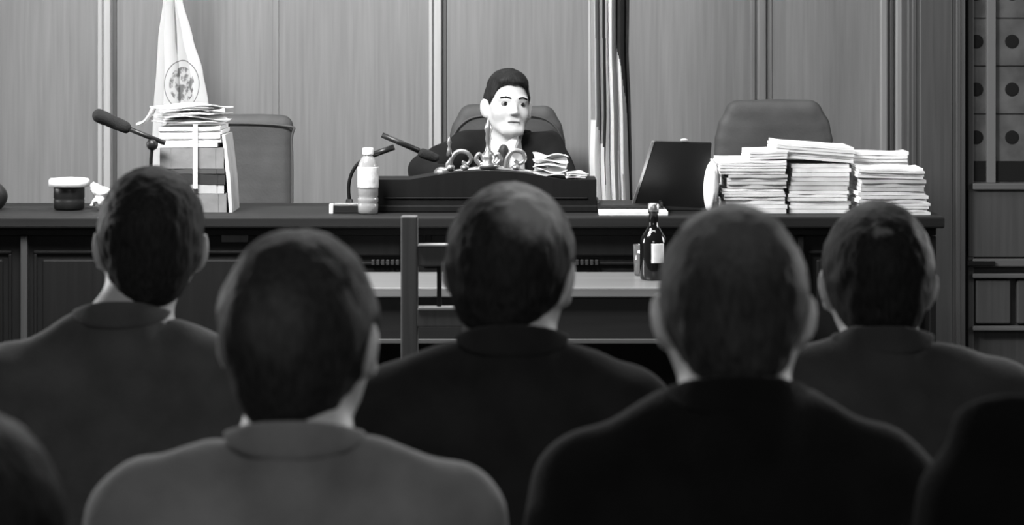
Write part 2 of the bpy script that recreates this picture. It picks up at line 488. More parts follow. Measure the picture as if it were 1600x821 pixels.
    j.cap(tuple(top_n), (0, -.030, t - .285), neck + .008, neck + .008, .004, mode='sub')
    jo = j.mesh('jacket', suit, o)
    # collar that lies round the neck, following the jacket
    c = SDF((-.14, -.2, t - .36), (.14, .12, t - .12), .004)
    torso(c, .0135, .012)
    c.cap((0, -.034, t - cz + .03), (0, -.05, t - .34), neck + .001, .076, .022, grow=.0115)
    c.cap(tuple(top_n), (0, -.030, t - .30), neck + .006, neck + .006, .004, mode='sub')
    c.half((0, -.1, t - cz + .003), (0, .06 if shirt else .34, 1), .005)
    c.ell((0, -.075, t - cz), (.098, .085, .046), .006, mode='int')
    c.mesh('collar', suit, jo, smooth=1)
    # trousers and shoes
    tr = SDF((-.30, -.34, .05), (.30, .60, .72), .009)
    tr.ell(hip, (.165, .13, .10), .04)
    for q in (-1, 1):
        _, a, k, an, toe = legs[q]; tr.cap(a, k, .09, .066, .04); tr.cap(k, an, .064, .052, .02)
    tr.noise(.006, 12, seed); tr.mesh('trousers', suit, o)
    for q in (-1, 1):
        sh = SDF((q * .15 - .08, .28, -.01), (q * .15 + .08, .70, .16), .007)
        sh.cap((q * .14, .37, .045), (q * .15, .40, .07), .040, .042, .02); sh.cap((q * .14, .38, .035), (q * .155, .58, .028), .042, .036, .02)
        sh.half((0, 0, .006), (0, 0, -1), .004); sh.mesh('shoe', SHOE, o)
    return o, HT, t

# suits
S_A = mat('suit_mid_grey', .095, .95, .35, 260, .2, 14, sheen=.2, spec=.15)
S_B = mat('suit_light_grey', .20, .95, .35, 260, .18, 14, sheen=.3, spec=.15)
S_C = mat('suit_charcoal', .021, .95, .35, 260, .25, 14, sheen=.12, spec=.15)
S_D = mat('jacket_black_wool', .006, .95, .5, 200, .3, 14, sheen=.10, spec=.15)
S_E = mat('suit_dark_grey', .055, .95, .35, 260, .2, 14, sheen=.16, spec=.15)
S_J = mat('suit_judge_black', .010, .95, .3, 260, .2, 12, sheen=.01, spec=.15)
S_F = mat('coat_black', .004, .95, .4, 200, .2, 12, spec=.15)

def px(x, Y): return (x - 800) * Y / F

def seat_chair(x, y, label):
    t = empty('side_chair', (x, y, 0)); tag(t, label, 'chair', 'chairs under the seated audience')
    link('seat', B(-.22, .22, -.20, .22, .405, .445, bev=.012), LEATHER, t, True)
    link('backrest', B(-.2, .2, -.345, -.32, .50, .64, bev=.008), LEATHER, t, True)
    for q in (-1, 1):
        bm = bmesh.new(); tube(bm, [(q * .2, .2, 0), (q * .2, .19, .41)], .012, 10, 0); link('leg', bm, BLACKM, t, True)
        bm = bmesh.new(); tube(bm, [(q * .2, -.26, 0), (q * .2, -.22, .42), (q * .2, -.335, .63)], .012, 10, 4); link('leg', bm, BLACKM, t, True)
    return t

men = [
    ('man from behind in mid grey suit with short dark hair, leftmost of the full heads',
     dict(X=px(198, 4.25), Y=4.25, top=1.298, yaw=.18, pitch=-.05, cz=.206, roll=.04, sw=.192, drop=.345, suit=S_A, hair=('hair_a', .022, None), neck=.054, hshift=(.040, 0, 0), lean=.06, seed=1, rz=.0)),
    ('man seen from behind in the lightest grey suit, close to the camera',
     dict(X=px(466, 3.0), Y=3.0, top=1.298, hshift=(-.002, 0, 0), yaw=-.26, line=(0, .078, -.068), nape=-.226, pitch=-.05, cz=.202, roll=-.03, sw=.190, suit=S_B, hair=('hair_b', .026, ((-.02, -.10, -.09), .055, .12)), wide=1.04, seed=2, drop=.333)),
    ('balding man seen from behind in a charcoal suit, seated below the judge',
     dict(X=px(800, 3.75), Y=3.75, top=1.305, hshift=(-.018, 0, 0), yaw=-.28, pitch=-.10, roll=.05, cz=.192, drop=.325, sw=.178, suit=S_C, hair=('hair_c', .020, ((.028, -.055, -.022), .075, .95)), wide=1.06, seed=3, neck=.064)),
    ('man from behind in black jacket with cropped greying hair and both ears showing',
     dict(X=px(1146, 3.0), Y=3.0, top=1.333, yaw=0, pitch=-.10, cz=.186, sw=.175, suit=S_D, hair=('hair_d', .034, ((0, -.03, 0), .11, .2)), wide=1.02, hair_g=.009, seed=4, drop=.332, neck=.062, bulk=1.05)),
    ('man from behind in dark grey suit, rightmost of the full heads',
     dict(X=px(1372, 4.1), Y=4.1, top=1.252, yaw=0, pitch=-.10, cz=.182, sw=.20, suit=S_E, hair=('hair_e', .016, ((-.005, -.085, -.030), .018, .6)), seed=5, drop=.312, neck=.056)),  # small pale crown spot is a highlight painted into the hair colour
    ('dark figure cropped by the lower left corner, only the back of the head showing',
     dict(X=px(-52, 2.3), Y=2.3, top=1.195, yaw=0, sw=.19, suit=S_F, hair=('hair_f', .014, None), seed=6, wide=1.0, drop=.36)),
    ('person in a black coat, one shoulder showing in the lower right corner',
     dict(X=px(1835, 2.6), Y=2.6, top=1.36, yaw=0, sw=.21, suit=S_F, hair=('hair_g', .014, None), seed=7, drop=.30, slopez=.045, cz=.17)),
]
for lab, kw in men:
    nm, g, cr = kw['hair']; t = kw['top']
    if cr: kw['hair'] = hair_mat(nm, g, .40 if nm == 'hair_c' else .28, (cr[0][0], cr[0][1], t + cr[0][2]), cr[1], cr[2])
    else: kw['hair'] = hair_mat(nm, g)
    man(lab, skin=SKIN2, **kw)
seat_labels = ['under the man in the mid grey suit at the left', 'under the man in the lightest grey suit', 'under the balding man in charcoal',
               'under the man in the black jacket', 'under the man in front of the paper stacks', 'under the figure in the lower left corner', 'under the person in the lower right corner']
for (lab, kw), sl in zip(men, seat_labels):
    seat_chair(kw['X'], kw['Y'] - .04, 'low backed chair ' + sl)

# ------------------------------------------------------------------ the judge
DAIS = .20
JX, JY = px(787, 8.8), 8.8
JT = 1.361 - DAIS
ja = {1: ((.140, -.03, JT - .268), (.262, .16, JT - .325), (.15, .44, .80)),
      -1: ((-.150, -.03, JT - .265), (-.222, .13, JT - .41), (-.12, .44, .80))}
def jh(hb, t):
    hb.ell((.0, .008, t - .040), (.060, .076, .046), .02, grow=.004, head=True)
    hb.ell((.012, .066, t - .036), (.040, .020, .018), .012, head=True)
jo, HT, jt = man('man in dark suit, white shirt and dark tie, facing the camera behind the bench', JX, JY, 1.361, DAIS, rz=math.pi,
    yaw=.28, pitch=.09, cz=.20, roll=-.06, sw=.155, drop=.262, lean=.20, hair_g=.006, skin=SKIN, suit=S_J, hair=hair_mat('hair_judge', .018, rough=.5), arms=ja, h=.0045, shirt=True,
    line=(0, .080, -.038), slope=(0, .80, -.60), hairk=jh, seam=False, window=True, wide=.95, seed=9, neck=.055)
R3 = Matrix(HT[0]); PV = Vector(HT[1])
def hp(p): return R3 @ (Vector(p) - PV) + PV
eyeM = mat('eye_white', .22, .2); irisM = mat('eye_dark', .01, .15)
for q in (-1, 1):
    bm = bmesh.new(); ball(bm, (0, 0, 0), .0125, 24, 16)
    for v in bm.verts: v.co = Vector((v.co.x, v.co.z, -v.co.y))     # poles along y
    bm.faces.ensure_lookup_table()
    for f in bm.faces:
        c = f.calc_center_median().normalized()
        if c.y > .80: f.material_index = 1
    for v in bm.verts: v.co = hp(v.co + Vector((q * .031, .0755, jt - .1155)))
    link('eye', bm, None, jo, True, mats=[eyeM, irisM])
    bm = bmesh.new()
    tube(bm, [hp((q * .013, .0925, jt - .098)), hp((q * .03, .0885, jt - .093)), hp((q * .047, .077, jt - .097))], .0038, 8, 6, .8)
    link('eyebrow', bm, irisM, jo, True)
bm = bmesh.new(); tube(bm, [hp((-.021, .0885, jt - .178)), hp((-.008, .0925, jt - .1765)), hp((.008, .0925, jt - .1765)), hp((.021, .0885, jt - .178))], .0028, 8, 6, 1.0)
link('lips', bm, mat('lip_skin', .12, .5), jo, True)
# shirt front, shirt collar and tie
s = SDF((-.12, -.12, JT - .52), (.12, .24, JT - .20), .004)
s.ell((0, -.06, JT - .41), (.12, .145, .17), .03); s.cap((0, -.02, JT - .245), (0, .0, JT - .32), .066, .08, .03)
s.cap((0, -.014, JT - .17), (0, -.036, JT - .285), .056, .058, .004, mode='sub')
s.half((0, 0, JT - .222), (0, .5, 1), .004)
for q in (-1, 1): s.half((q * .060, 0, 0), (q, -.35, 0), .004)
s.mesh('shirt', SHIRT, jo)
for q in (-1, 1):
    bm = bmesh.new()
    P = [(q * .004, .068, JT - .242), (q * .049, .038, JT - .214), (q * .053, .040, JT - .240), (q * .030, .094, JT - .283)]
    a = [bm.verts.new(Vector(p)) for p in P]; b = [bm.verts.new(Vector(p) + Vector((0, .006, .003))) for p in P]
    bm.faces.new(a); bm.faces.new(b[::-1])
    for i in range(4): bm.faces.new((a[i], b[i], b[(i + 1) % 4], a[(i + 1) % 4]))
    link('shirt_collar', bm, SHIRT, jo)
s = SDF((-.06, -.02, JT - .55), (.06, .2, JT - .22), .0035)
s.ell((0, .084, JT - .262), (.017, .014, .020), .006)
for i in range(10):
    u = i / 9; s.ell((0, .088 + .014 * u, JT - .282 - .20 * u), (.013 + .018 * u, .010, .018), .01)
s.mesh('tie', TIE, jo)
# sleeve cuffs belong to the shirt
for q in (-1, 1):
    A, E, W = ja[q]; d = (Vector(W) - Vector(E)).normalized()
    bm = bmesh.new(); tube(bm, [Vector(W) - d * .02, Vector(W) + d * .016], .033, 20, 0); link('shirt_cuff', bm, SHIRT, jo, True)

# ------------------------------------------------------------------ setting
def struct(name, bm, m, **k):
    return tag(link(name, bm, m, **k), kind='structure')
WY = 9.6
struct('floor', B(-5, 5, -1.5, WY + .1, -.05, 0), FLOOR)
struct('dais', B(-3.4, 1.75, 7.45, WY, 0, DAIS, bev=.006), FLOOR)
bm = bmesh.new(); box(bm, -4.6, 1.5, WY, WY + .08, 0, 3.4); struct('wall_back', bm, WALL)
struct('wall_left', B(-4.7, -4.6, -1.5, WY, 0, 3.4), WALL)
struct('wall_right', B(4.6, 4.7, -1.5, WY, 0, 3.4), WALLD)
# vertical mouldings of the panelling
def vm(px0, px1, Y=WY, m=MOLD, depth=.02, n='trim', z0=DAIS, z1=3.4):
    x0, x1 = (px0 - 800) * Y / F, (px1 - 800) * Y / F
    return struct(n, B(x0, x1, Y - depth, Y + .002, z0, z1, bev=min(.006, (x1 - x0) * .3, depth * .4)), m)
k = 1
for (a, b, d, mm) in ((153, 161, .014, MOLD), (163, 174, .030, MOLD), (176, 183, .006, WALLD),
                      (670, 676, .012, MOLD), (678, 690, .030, MOLD), (692, 698, .006, WALLD),
                      (1172, 1180, .010, WALL), (1183, 1196, .026, WALL), (1198, 1206, .006, WALL),
                      (426, 436, .006, WALL), (919, 926, .012, MOLD),
                      (1374, 1386, .022, MOLD2), (1390, 1396, .010, WALLD), (1398, 1411, .03, MOLD2), (-90, -76, .03, MOLD), (-345, -330, .03, MOLD)):
    o = vm(a, b, depth=d, m=mm); o.name = 'trim_%d' % k; k += 1
# dark pilaster and the panelled door with leaded glass at the right
bm = bmesh.new(); x0, x1 = px(1413, 9.5), px(1512, 9.4)
box(bm, x0, x1, 9.44, 9.62, 0, 3.4, bev=.008)
for a, b in ((1424, 1432), (1436, 1488), (1493, 1501)):
    box(bm, px(a, 9.44), px(b, 9.44), 9.434, 9.45, 0, 3.4, bev=.006)
struct('pillar', bm, WALLD)
DY = 9.50
d1 = struct('wall_back', B(px(1512, DY), 4.6, WY, WY + .08, 0, 3.4), WALLD)
door = empty('door_1', (px(1512, DY), DY, 0)); tag(door, kind='structure')
def dbox(x0, x1, z0, z1, y0=-.02, y1=.03, bev=.005):
    return B(x0, x1, y0, y1, z0, z1, bev=bev)
def dz(y): return HC - (y - HY) * DY / F
def dx(x): return (x - 1512) * DY / F
DW = .95
link('door_leaf', dbox(0, DW, 0.02, 2.35, .02, .05), WALLD, door)
bm = bmesh.new()
box(bm, 0, dx(1521), -.01, .03, .02, 2.35, bev=.003); box(bm, DW - .1, DW, -.02, .03, .02, 2.35, bev=.004)
box(bm, 0, DW, -.012, .03, dz(402), dz(296), bev=.004)
link('door_stile', bm, WALLD, door)
DM = wood('door_moulding', .11, .4, .2, 9, 'x')
for ya, yb, pr in ((296, 286, .03), (416, 404, .03), (434, 427, .03), (516, 509, .03)):
    link('door_rail', B(dx(1518), DW, -pr, .02, dz(ya), dz(yb), bev=.004), DM if ya != 416 else DM, door)
link('door_panel', B(dx(1524), dx(1578), -.012, .02, dz(506), dz(437), bev=.006), WALLD, door)
link('door_panel', B(dx(1588), DW - .12, -.012, .02, dz(506), dz(437), bev=.006), WALLD, door)
link('door_handle', B(dx(1500) + .02, dx(1552), -.045, -.02, dz(414), dz(407), bev=.003), BLACKM, door)
struct('trim_40', B(px(1512, DY) + DW, px(1512, DY) + DW + .09, 9.46, 9.62, 0, 2.45, bev=.006), WALLD)
struct('trim_41', B(px(1512, DY) - .02, px(1512, DY) + DW + .09, 9.46, 9.62, 2.35, 2.46, bev=.006), WALLD)
# leaded glass
win = struct('window_1', B(dx(1520), DW - .1, .008, .016, dz(286), 2.2), mat('obscured_glass', .085, .5, .5, 30, .35, 10))
win.parent = door
bm = bmesh.new()
box(bm, dx(1541), dx(1555), -.012, .012, dz(286), 2.2, bev=.003)
box(bm, dx(1660), dx(1674), -.012, .012, dz(286), 2.2, bev=.003)
link('window_mullion', bm, mat('mullion_wood', .15, .4), win)
leadM = mat('lead_cames', .014, .9, spec=.1)
bm = bmesh.new()
for ic, xc in enumerate((1526, 1582, 1638, 1694)):
    for r in range(-11, 4):
        yc = 65 + 75 * r
        if dz(yc) > 2.15 or yc > 240: continue
        lathe(bm, [(.026, 0), (.026, .003), (.018, .004)], 20, Matrix.Translation((dx(xc), .010, dz(yc))) @ Matrix.Rotation(math.pi / 2, 4, 'X'))
for yb in (28, 103, 178, -47, -122): box(bm, dx(1520), DW - .1, .005, .009, dz(yb) - .0015, dz(yb) + .0015)
box(bm, dx(1520), DW - .1, .002, .010, dz(283), dz(252))
link('window_leading', bm, leadM, win)

# ------------------------------------------------------------------ the bench
LZ = HC - (338 - HY) * 7.6 / F         # ledge top
bench = empty('judges_bench', (0, 7.6, 0)); tag(bench, 'long dark wooden bench with panelled front, ledge and raised centre', 'bench')
bx0, bx1 = -2.6, px(1475, 7.6)
def bz(y, Y=7.62): return HC - (y - HY) * Y / F
link('bench_ledge', B(bx0, bx1, -.02, .40, LZ - .035, LZ, bev=.006), BENCHX, bench)
link('bench_body', B(bx0 + .02, bx1 - .03, .03, .10, 0, LZ - .035), BENCH, bench)
link('ledge_riser', B(bx0 + .02, bx1 - .03, .34, .36, .90, LZ - .035), BENCH, bench)
link('end_panel', B(bx1 - .06, bx1 - .03, .10, .88, DAIS, .90), BENCH, bench)
link('inner_desk', B(bx0 + .3, bx1 - .15, .36, .96, .90, .93, bev=.004), BENCHX, bench)
def panel(a, b, ya, yb, w=.010, pr=.008, m=None):
    """raised frame moulding and field on the bench front between photo columns a, b"""
    x0, x1, z1, z0 = px(a, 7.62), px(b, 7.62), bz(ya), bz(yb)
    bm = bmesh.new()
    box(bm, x0, x1, .03 - pr, .032, z1 - w, z1, bev=.003); box(bm, x0, x1, .03 - pr, .032, z0, z0 + w, bev=.003)
    box(bm, x0, x0 + w, .03 - pr, .032, z0 + w, z1 - w, bev=.003); box(bm, x1 - w, x1, .03 - pr, .032, z0 + w, z1 - w, bev=.003)
    box(bm, x0 + w * 2.6, x1 - w * 2.6, .02, .032, z0 + w * 2.6, z1 - w * 2.6, bev=.006)
    link('front_panel', bm, m or BENCH, bench)
BM = wood('bench_moulding', .05, .4, .3, 7)
panel(52, 215, 392, 600); panel(240, 455, 392, 600); panel(490, 640, 352, 415); panel(660, 1240, 352, 415); panel(1262, 1440, 392, 600)
panel(-190, 18, 392, 600); panel(-420, -210, 392, 600)
for a, b in ((33, 44), (222, 232), (466, 476), (1246, 1256), (1452, 1462)):
    link('pilaster', B(px(a, 7.62), px(b, 7.62), .006, .032, .22, LZ - .06, bev=.003), BM if a in (33, 466) else BENCH, bench)
link('frieze', B(bx0 + .02, bx1 - .02, .012, .032, LZ - .058, LZ - .035, bev=.003), BENCH, bench)
# small brass-edged slot and rows of carved blocks on the front
link('slot_frame', B(px(345, 7.62), px(388, 7.62), .022, .034, bz(379), bz(361), bev=.004), BM, bench)
for a0, a1 in ((580, 626), (892, 938)):
    for i in range(6):
        bm = bmesh.new(); xx = a0 + (a1 - a0) * i / 6
        box(bm, px(xx, 7.6), px(xx + 5, 7.6), .016, .034, bz(415), bz(406), bev=.002)
        link('carved_block', bm, mat('carved_wood_light', .028, .5), bench)
# raised centre of the bench (stands on the ledge and is fixed to it)
z0 = LZ; zt = HC - (281 - HY) * 7.75 / F; zp = HC - (267 - HY) * 7.75 / F
prof = [(px(585, 7.75), z0), (px(932, 7.75), z0), (px(932, 7.75), zt)]
for i in range(17):
    u = i / 16; x = 880 + (640 - 880) * u
    prof.append((px(x, 7.75), zt + (zp - zt) * math.sin(math.pi * u) ** 1.0))
prof.append((px(585, 7.75), zt))
bm = bmesh.new(); prism(bm, prof, .15, .33)
link('raised_front', bm, wood('raised_front_wood', .006, .6, .4, 7, spec=.2), bench)
bm = bmesh.new()
box(bm, px(583, 7.75), px(934, 7.75), .135, .155, z0, z0 + .022, bev=.004)
box(bm, px(600, 7.75), px(918, 7.75), .146, .155, z0 + .040, z0 + .046, bev=.002)
link('raised_front_moulding', bm, BENCH, bench)

# ------------------------------------------------------------------ ornate inkstand on top of the raised centre
ink = empty('inkstand', (px(765, 7.8), 7.84, zt)); tag(ink, 'ornate pale metal desk stand with scrolls and a central finial, before the seated man', 'desk ornament')
def ip(x, y, dy=0): p = at(x, y, 7.84); return (p.x - ink.location.x, dy, p.z - ink.location.z)
bm = bmesh.new()
tube(bm, [ip(682, 276), ip(712, 270), ip(745, 265), ip(765, 263), ip(790, 265), ip(825, 270), ip(856, 277)], .009, 12, 8)
link('base_rail', bm, METAL, ink, True)
bm = bmesh.new(); ball(bm, ip(690, 270), (.024, .022, .018)); link('end_knob', bm, METAL, ink, True)
bm = bmesh.new(); ball(bm, ip(856, 272), (.018, .018, .012)); link('end_knob', bm, METAL, ink, True)
c = ip(763, 262); bm = bmesh.new()
lathe(bm, [(.030, 0), (.030, .010), (.018, .018), (.024, .030), (.017, .044), (.008, .052), (.007, .075), (.010, .088), (.008, .104), (.013, .118), (.009, .132), (.004, .142), (.001, .150)], 24,
      Matrix.Translation(c))
link('finial', bm, METAL, ink, True)
for sgn, pts in ((1, [(706, 266), (704, 252), (714, 238), (728, 238), (736, 247), (731, 256), (722, 253)]),
                 (1, [(700, 264), (700, 256), (706, 247), (703, 240)]),
                 (1, [(752, 258), (744, 250), (748, 241), (756, 246)]),
                 (1, [(774, 258), (782, 250), (778, 241), (770, 246)]),
                 (1, [(790, 262), (793, 247), (802, 236), (816, 238), (820, 249), (812, 256), (804, 251)])):
    bm = bmesh.new(); tube(bm, [ip(*p) for p in pts], lambda t: .0085 - .003 * t, 10, 8); link('scroll', bm, METAL, ink, True)
for x in (704, 726, 806):
    bm = bmesh.new(); ball(bm, ip(x, 262), (.014, .014, .010)); link('well', bm, METAL, ink, True)
bm = bmesh.new(); lathe(bm, [(.010, 0), (.007, .02), (.004, .03), (.008, .042), (.005, .052), (.001, .06)], 16, Matrix.Translation(ip(702, 244))); link('small_finial', bm, mat('dull_metal', .3, .4, metal=.7), ink, True)

# ------------------------------------------------------------------ papers
def bundle(name, x0, x1, Yf, z0, z1, depth, n=6, seed=0, m=None, sag=0.0, tilt=0.0, jit=.004, curl=0.0, yaw=0.0, parent=None):
    """a bundle of sheets: n thin reams a little out of line, edges wavy; origin at its foot"""
    rnd = random.Random(seed); bm = bmesh.new(); w = x1 - x0; H = z1 - z0
    NX = 14
    for k in range(n):
        zz0 = H * k / n + (.0 if k == 0 else .0008); zz1 = H * (k + 1) / n - .0006
        ox, oy = rnd.uniform(-jit, jit), rnd.uniform(-jit, jit); ww = w * (1 - rnd.uniform(0, .03))
        ph = rnd.uniform(0, 6.28); ph2 = rnd.uniform(0, 6.28)
        cols = []
        for i in range(NX + 1):
            u = i / NX; x = (u - .5) * ww + ox
            def dzf(v):
                e = abs(u - .5) * 2
                return (sag * (1 - e ** 2) * (-1) + curl * (e ** 6) * (k + 1) / n + tilt * (u - .5) + .0009 * math.sin(7 * u + ph) * (k / n)) * 1.0
            wob = .0012 * math.sin(9 * u + ph2)
            lift = dzf(0)
            if k == 0: lift0 = max(0, tilt * (u - .5) + abs(tilt) * .5)
            l = tilt * (u - .5) + abs(tilt) * .5 + (dzf(0) - tilt * (u - .5)) * ((k + 1) / n)
            lb = tilt * (u - .5) + abs(tilt) * .5 + (dzf(0) - tilt * (u - .5)) * (k / n)
            ring = [Vector((x, oy + wob, zz0 + lb)), Vector((x, oy + wob, zz1 + l)), Vector((x, oy + depth, zz1 + l)), Vector((x, oy + depth, zz0 + lb))]
            cols.append([bm.verts.new(q) for q in ring])
        for a, b in zip(cols, cols[1:]):
            for i in range(4): bm.faces.new((a[i], a[(i + 1) % 4], b[(i + 1) % 4], b[i]))
        bm.faces.new(cols[0][::-1]); bm.faces.new(cols[-1])
    o = link(name, bm, m or PAPER, parent)
    o.location = ((x0 + x1) / 2, Yf, z0); o.rotation_euler = (0, 0, yaw)
    return o

YS = 7.70; U = lambda y: HC - (y - HY) * YS / F
def col(defs, stack, Yf, depth, seed):
    """defs: from the bottom up (x0,x1,ybottom,ytop,n,extra)"""
    for i, (a, b, y0, y1, n, lab, kw) in enumerate(defs):
        z0 = LZ + .0005 if i == 0 else zprev
        z1 = HC - (y1 - HY) * Yf / F
        o = bundle('paper_bundle', (a - 800) * Yf / F, (b - 800) * Yf / F, Yf, z0, z1, depth, n, seed + i, **kw)
        tag(o, lab, 'paper bundle', stack); zprev = z1 + .0015 + abs(kw.get('tilt', 0)) * 1.0
W = 'stacked paper bundles at the right end of the bench'
col([(1134, 1229, 333, 313, 3, 'white paper bundle at the foot of the left stack on the bench', dict()),
     (1130, 1228, 313, 295, 4, 'white paper bundle second from the bottom of the left stack', dict(yaw=.03)),
     (1136, 1230, 295, 273, 4, 'greyish paper bundle in the middle of the left stack', dict(m=mat('paper_dull', .62, .8, .2, 60, .08, 30))),
     (1124, 1229, 273, 251, 5, 'thick white paper bundle second from the top of the left stack', dict(curl=.002)),
     (1172, 1232, 251, 238, 3, 'short pad of papers on the very top of the left stack', dict(tilt=.004))], W, 7.70, .27, 10)
col([(1233, 1328, 333, 315, 3, 'white paper bundle at the foot of the tallest stack, just right of the left stack', dict()),
     (1232, 1326, 315, 298, 3, 'paper bundle second from the bottom of the tallest stack', dict(yaw=-.02)),
     (1234, 1326, 298, 277, 3, 'paper bundle third from the bottom of the tallest stack', dict(m=MATS['paper_dull'])),
     (1236, 1328, 277, 256, 3, 'white paper bundle below the slanting one on the tallest stack', dict(jit=.006)),
     (1212, 1335, 252, 232, 5, 'wide slanting bundle of white papers topping the tallest stack', dict(tilt=-.018, curl=.003))], W, 7.71, .27, 30)
col([(1332, 1412, 330, 302, 5, 'paper bundle at the foot of the rear right stack, behind the front right stack', dict()),
     (1334, 1414, 302, 266, 6, 'paper bundle in the middle of the rear right stack', dict()),
     (1330, 1420, 265, 239, 5, 'white bundle with curled edge topping the rear right stack', dict(curl=.004, tilt=-.003))], W, 7.86, .13, 50)
col([(1346, 1452, 335, 318, 4, 'widest white paper bundle at the foot of the front right stack', dict(jit=.006)),
     (1342, 1449, 318, 300, 3, 'paper bundle second from the bottom of the front right stack', dict(yaw=.03)),
     (1345, 1447, 300, 281, 3, 'paper bundle second from the top of the front right stack', dict(m=MATS['paper_dull'])),
     (1340, 1444, 279, 265, 4, 'white paper bundle on top of the front right stack', dict(curl=.004, tilt=-.005, yaw=-.03))], W, 7.64, .19, 70)
# bulging file standing against the left stack
s = SDF((-.05, -.01, -.01), (.05, .28, .2), .003)
s.ell((0, .12, .078), (.024, .13, .088), .01); s.half((0, 0, .002), (0, 0, -1), .003)
s.half((0, 0, .158), (0, 0, 1), .003)
for i in range(4): s.cap((-.03 + .0, -.02 + 0, .02 + .04 * i), (-.03, .28, .02 + .04 * i), .002, .002, .003, mode='sub')
o = s.mesh('expanding_file', PAPER, smooth=1); o.location = ((1115 - 800) * 7.68 / F, 7.68, LZ); tag(o, 'bulging white file standing upright against the left end of the paper stacks', 'file')

# loose sheets in front of the judge on the raised centre
def crumple(name, x, y, Y, sx, sy, sz, lab, seed, cat='papers', m=None, z=None):
    rnd = random.Random(seed); bm = bmesh.new()
    for k in range(5):
        a = rnd.uniform(-.35, .35); NX, NY = 10, 8; g = []
        for i in range(NX + 1):
            for j in range(NY + 1):
                u, v = i / NX - .5, j / NY - .5
                X = sx * u * math.cos(a) - sy * v * math.sin(a); Yc = sx * u * math.sin(a) + sy * v * math.cos(a)
                zz = sz * (k / 5) + .25 * sz * (1 + math.sin(5 * u + seed + k) * math.cos(4 * v + k * 2)) * .5
                g.append(bm.verts.new((X, Yc, zz + .002)))
        fs = []
        for i in range(NX):
            for j in range(NY):
                q = i * (NY + 1) + j; fs.append(bm.faces.new((g[q], g[q + NY + 1], g[q + NY + 2], g[q + 1])))
        r = bmesh.ops.extrude_face_region(bm, geom=fs)
        for v in r['geom']:
            if isinstance(v, bmesh.types.BMVert): v.co.z += .0025
    o = link(name, bm, m or PAPER); p = at(x, y, Y); o.location = (p.x, Y, z if z is not None else p.z)
    return tag(o, lab, cat)
crumple('paper_heap', 860, 262, 7.83, .100, .10, .070, 'heap of curled white sheets right of the ornate stand, before the judge', 3, z=zt)
crumple('paper_sheets', 897, 274, 7.82, .06, .10, .016, 'small flat sheaf of white papers at the right end of the raised centre', 5, z=zt)

# ------------------------------------------------------------------ left pile
YL = 7.74; ZL = lambda y: HC - (y - HY) * YL / F
G = 'pile of books and papers at the left of the bench'
def bookish(name, a, b, zb, zt_, depth, m, mp, lab, cat, yaw=0.0):
    """a closed book or binder: covers, rounded spine facing the room, page block"""
    x0, x1 = (a - 800) * YL / F, (b - 800) * YL / F
    t = empty(name, ((x0 + x1) / 2, YL, zb), yaw); w = (x1 - x0) / 2; H = zt_ - zb
    bm = bmesh.new(); c = min(.004, H * .2)
    box(bm, -w, w, 0, depth, 0, c); box(bm, -w, w, 0, depth, H - c, H)
    prism(bm, [(-w, 0), (w, 0), (w, H), (-w, H)], -.004, .003)
    for f in (-.7, .7): box(bm, w * f - .004, w * f + .004, -.006, 0, 0, H)
    link('cover', bm, m, t)
    link('page_block', B(-w + .006, w - .004, .003, depth - .006, c, H - c), mp, t)
    return tag(t, lab, cat, G)
GB = mat('grey_binding', .20, .6, .2, 90, .15, 20); DB = mat('dark_binding', .03, .5, .2, 90, .2, 20); LB = mat('light_binding', .42, .6, .2, 90, .1, 20)
zs = [LZ + .0005, ZL(303), ZL(289), ZL(272), ZL(264), ZL(231)]
bookish('box_file', 256, 354, zs[0], zs[1], .24, GB, PAPERG, 'grey box file at the bottom of the left pile', 'box file')
bookish('book', 262, 350, zs[1] + .001, zs[2], .22, LB, PAPER, 'pale bound book just above the box file in the left pile', 'book', .03)
bookish('book', 258, 352, zs[2] + .001, zs[3], .23, DB, PAPERG, 'black bound book in the middle of the left pile', 'book')
bookish('book', 256, 351, zs[3] + .001, zs[4], .22, mat('darkgrey_binding', .07, .5), PAPERG, 'thin dark grey book directly on the black book', 'book', -.03)
bookish('binder', 250, 350, zs[4] + .001, zs[5], .24, GB, PAPER, 'thick grey binder under the white papers of the left pile', 'binder')
o = bundle('paper_bundle', (247 - 800) * YL / F, (344 - 800) * YL / F, YL, zs[5] + .001, ZL(199), .23, 5, 91, jit=.007, curl=.001, tilt=.002)
tag(o, 'bundle of white papers on the grey binder', 'paper bundle')
zz = ZL(199) + .006
o = crumple('paper_heap', 300, 180, YL + .10, .195, .19, .056, 'untidy heap of white sheets on the very top of the left pile', 8, z=zz)
# tape round the pile
bm = bmesh.new()
xx = (306 - 800) * YL / F
for (y0, y1, z0_, z1_) in ((YL - .016, YL - .0135, ZL(296), ZL(199) + .006),):
    box(bm, -.007, .007, y0 - YL, y1 - YL, z0_, z1_)
    box(bm, -.007, .007, y0 - YL, .0, z1_ - .0, z1_ + .0025)
    box(bm, -.007, .007, y0 - YL, -.006, z0_ - .0, z0_ + .0025)
o = link('binding_tape', bm, mat('white_tape', .75, .7)); o.location = (xx, YL, 0); tag(o, 'white tape hanging down the front of the left pile', 'tape')
# folder leaning on the right side of the pile
bm = bmesh.new(); P = [(0, 0), (.010, 0), (.004, .10), (-.012, .235), (-.022, .235), (-.008, .10)]
prism(bm, P, 0, .2)
o = link('folder', bm, PAPERG); o.location = ((358 - 800) * YL / F, YL, LZ); tag(o, 'pale grey folder leaning on the right side of the left pile', 'folder')
